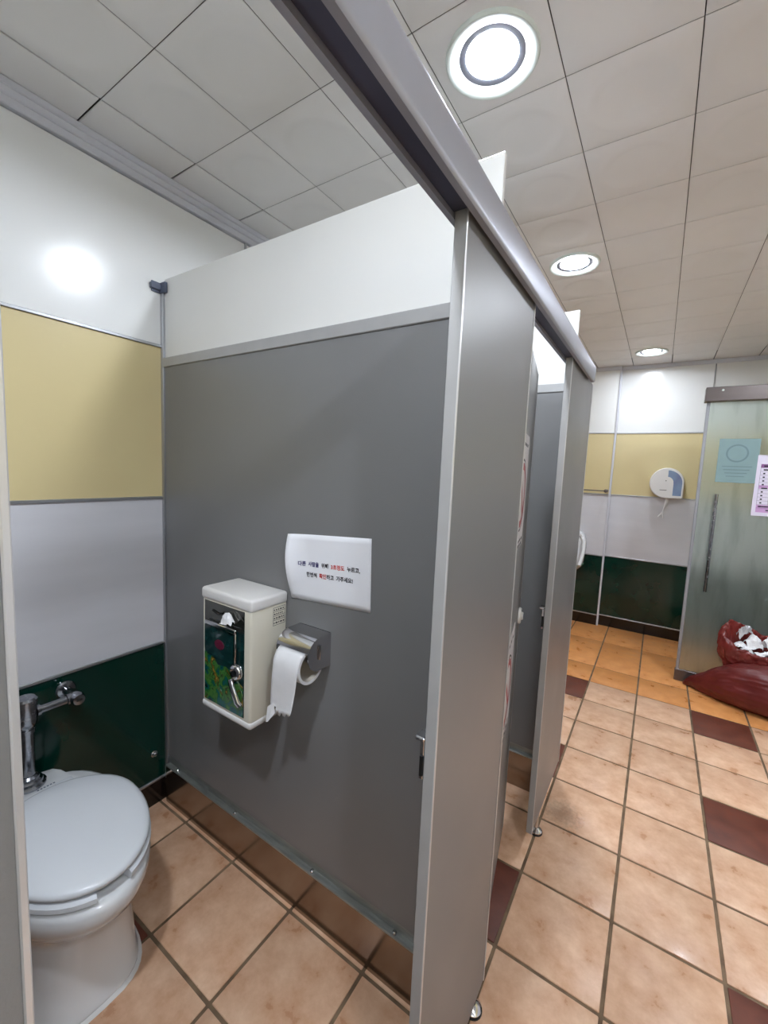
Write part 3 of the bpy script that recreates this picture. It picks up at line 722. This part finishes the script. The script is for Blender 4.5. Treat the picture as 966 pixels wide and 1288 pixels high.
q2(bm, -.27, .38, -.07, .01, -.0065); bmf = bmesh.new(); q2(bmf, -.27, .38, -.60, -.43, -.0065)
for k in range(12):
    z = .42 - k * .082
    q2(bm2, -.27, .38, z - .022, z - .018, -.007)
    q2(bm2, -.22, -.22 + (.10 if k in (0, 1, 6) else .035), z, z + .03, -.008)
    q2(bm2, 0.0, .05, z, z + .025, -.008); q2(bm2, .2, .26, z, z + .025, -.008)
q2(bm2, -.24, .0, -.48, -.455, -.008); q2(bm2, -.1, .1, -.56, -.535, -.008)
for x in (-.27, -.08, .12): q2(bm2, x, x + .004, -.43, .48, -.007)
obj('lilac_band', bm, 'lav', po); obj('lilac_band', bmf, 'lav', po); obj('header_band', bm3, 'lavd', po); obj('timetable_marks', bm2, 'ink', po)
# ------------------------------------------------------------------ refuse sacks
def sack(name, path, m, seed, label, n=36):
    """closed sack: elliptical sections along a path of (centre, half depth, half height) with soft lumps"""
    rnd = random.Random(seed); ph = [rnd.uniform(0, 6.28) for _ in range(8)]
    rings = []
    for k, (c_, hy, hz) in enumerate(path):
        r = []
        for i in range(n):
            a = 2 * math.pi * i / n
            s = 1 + .05 * math.sin(3 * a + ph[0] + k * .5) + .035 * math.sin(5 * a + ph[1] - k * .8) + .02 * math.sin(9 * a + ph[2] + k * 1.3)
            z = c_[2] + math.sin(a) * hz * s
            y = c_[1] + math.cos(a) * hy * s
            r.append((c_[0], y, max(.012 + .004 * math.sin(a * 7), z)))
        rings.append(r)
    bm = loft(rings)
    o = obj(name, bm, m, None, smooth='all')
    sb = o.modifiers.new('sub', 'SUBSURF'); sb.levels = sb.render_levels = 2
    tx = bpy.data.textures.new('c', 'CLOUDS'); tx.noise_scale = .045; tx.noise_depth = 2
    d = o.modifiers.new('d', 'DISPLACE'); d.texture = tx; d.strength = .028; d.mid_level = .5; d.texture_coords = 'GLOBAL'
    return tag(o, label, 'sack')
pa = [((1.90, 8.36, .04), .03, .03), ((1.98, 8.31, .08), .07, .07), ((2.15, 8.18, .20), .15, .18), ((2.40, 8.02, .33), .21, .33), ((2.65, 7.88, .43), .26, .45),
      ((2.95, 7.76, .49), .30, .53), ((3.4, 7.62, .52), .32, .57), ((3.9, 7.60, .50), .33, .55), ((4.3, 7.64, .42), .30, .44), ((4.6, 7.68, .28), .2, .28), ((4.75, 7.7, .2), .1, .1)]
sack('refuse_sack', pa, 'bag', 4, 'full maroon plastic sack lying on the orange tiles by the glass door')
# open sack behind: wall of film with rolled rim
n = 48; rings = []
rnd = random.Random(9)
# (height, half width, half depth, how much the tilted rim counts)
lev = [(0.02, .60, .16, 0), (.3, .68, .19, 0), (.6, .70, .2, 0), (.78, .69, .21, 0), (.84, .72, .24, .1), (.86, .80, .28, .2), (.95, .84, .30, .45), (1.08, .85, .31, .75),
       (1.17, .80, .29, 1), (1.18, .74, .25, 1.05), (1.12, .70, .22, .95), (1.0, .66, .20, .8), (.7, .62, .18, .3)]
n = 72
for k, (z, rx, ry, kt) in enumerate(lev):
    r = []
    for i in range(n):
        a = 2 * math.pi * i / n
        s = 1 + .022 * math.sin(7 * a + k * .9) + .02 * math.sin(13 * a - k * .7) + (.018 * math.sin(23 * a + k * 1.7) if k > 3 else 0)
        # rim: high on the left and rear, lower at the front
        tilt = .62 * max(0, -math.cos(a)) ** 1.6 * (.55 + .45 * math.sin(a)) + .34 * max(0, math.sin(a))
        r.append((3.33 + rx * 1.04 * math.cos(a) * s, 8.16 + ry * .9 * math.sin(a) * s, z + (.05 if k > 3 else 0) + tilt * kt + (.025 * math.sin(11 * a + k * 1.3) + .015 * math.sin(19 * a - k) if k > 3 else 0)))
    rings.append(r)
o = obj('open_refuse_sack', loft(rings), 'bag2', None, smooth='all'); sb = o.modifiers.new('sub', 'SUBSURF'); sb.levels = sb.render_levels = 2
tx = bpy.data.textures.new('c2', 'CLOUDS'); tx.noise_scale = .022; tx.noise_depth = 1
d = o.modifiers.new('d', 'DISPLACE'); d.texture = tx; d.strength = .014; d.mid_level = .5; d.texture_coords = 'GLOBAL'
tag(o, 'open maroon sack full of white tissue standing behind the lying sack', 'sack')
wads = [((2.84, 8.12, 1.28), (.15, .11, .16), 'leftmost crumpled white tissue low in the open maroon sack'),
        ((3.02, 8.06, 1.20), (.17, .11, .16), 'second crumpled white tissue from the left, at the front rim of the open sack'),
        ((3.24, 8.06, 1.22), (.18, .11, .17), 'third crumpled white tissue from the left along the front rim of the open sack'),
        ((3.48, 8.10, 1.26), (.18, .11, .18), 'rightmost crumpled white tissue in the open maroon sack, cut by the frame'),
        ((3.08, 8.17, 1.46), (.13, .08, .16), 'crumpled white tissue beside the grey film at the top of the heap'),
        ((3.33, 8.17, 1.52), (.13, .08, .17), 'highest crumpled white tissue at the right of the sack heap')]
for k, (c_, r_, lab) in enumerate(wads):
    tag(crumple('crumpled_tissue', c_, r_, 'tissue', 20 + k), lab, 'tissue', 'tissues in the open sack')
M['film'] = mat('grey_film', (176, 176, 178), .2, var=.1, scale=30, bump=.8, bscale=60)
cf = crumple('plastic_film_wad', (2.90, 8.17, 1.66), (.11, .07, .20), 'film', 47, amp=.4); tag(cf, 'grey crumpled clear film poking up from the open maroon sack', 'film')
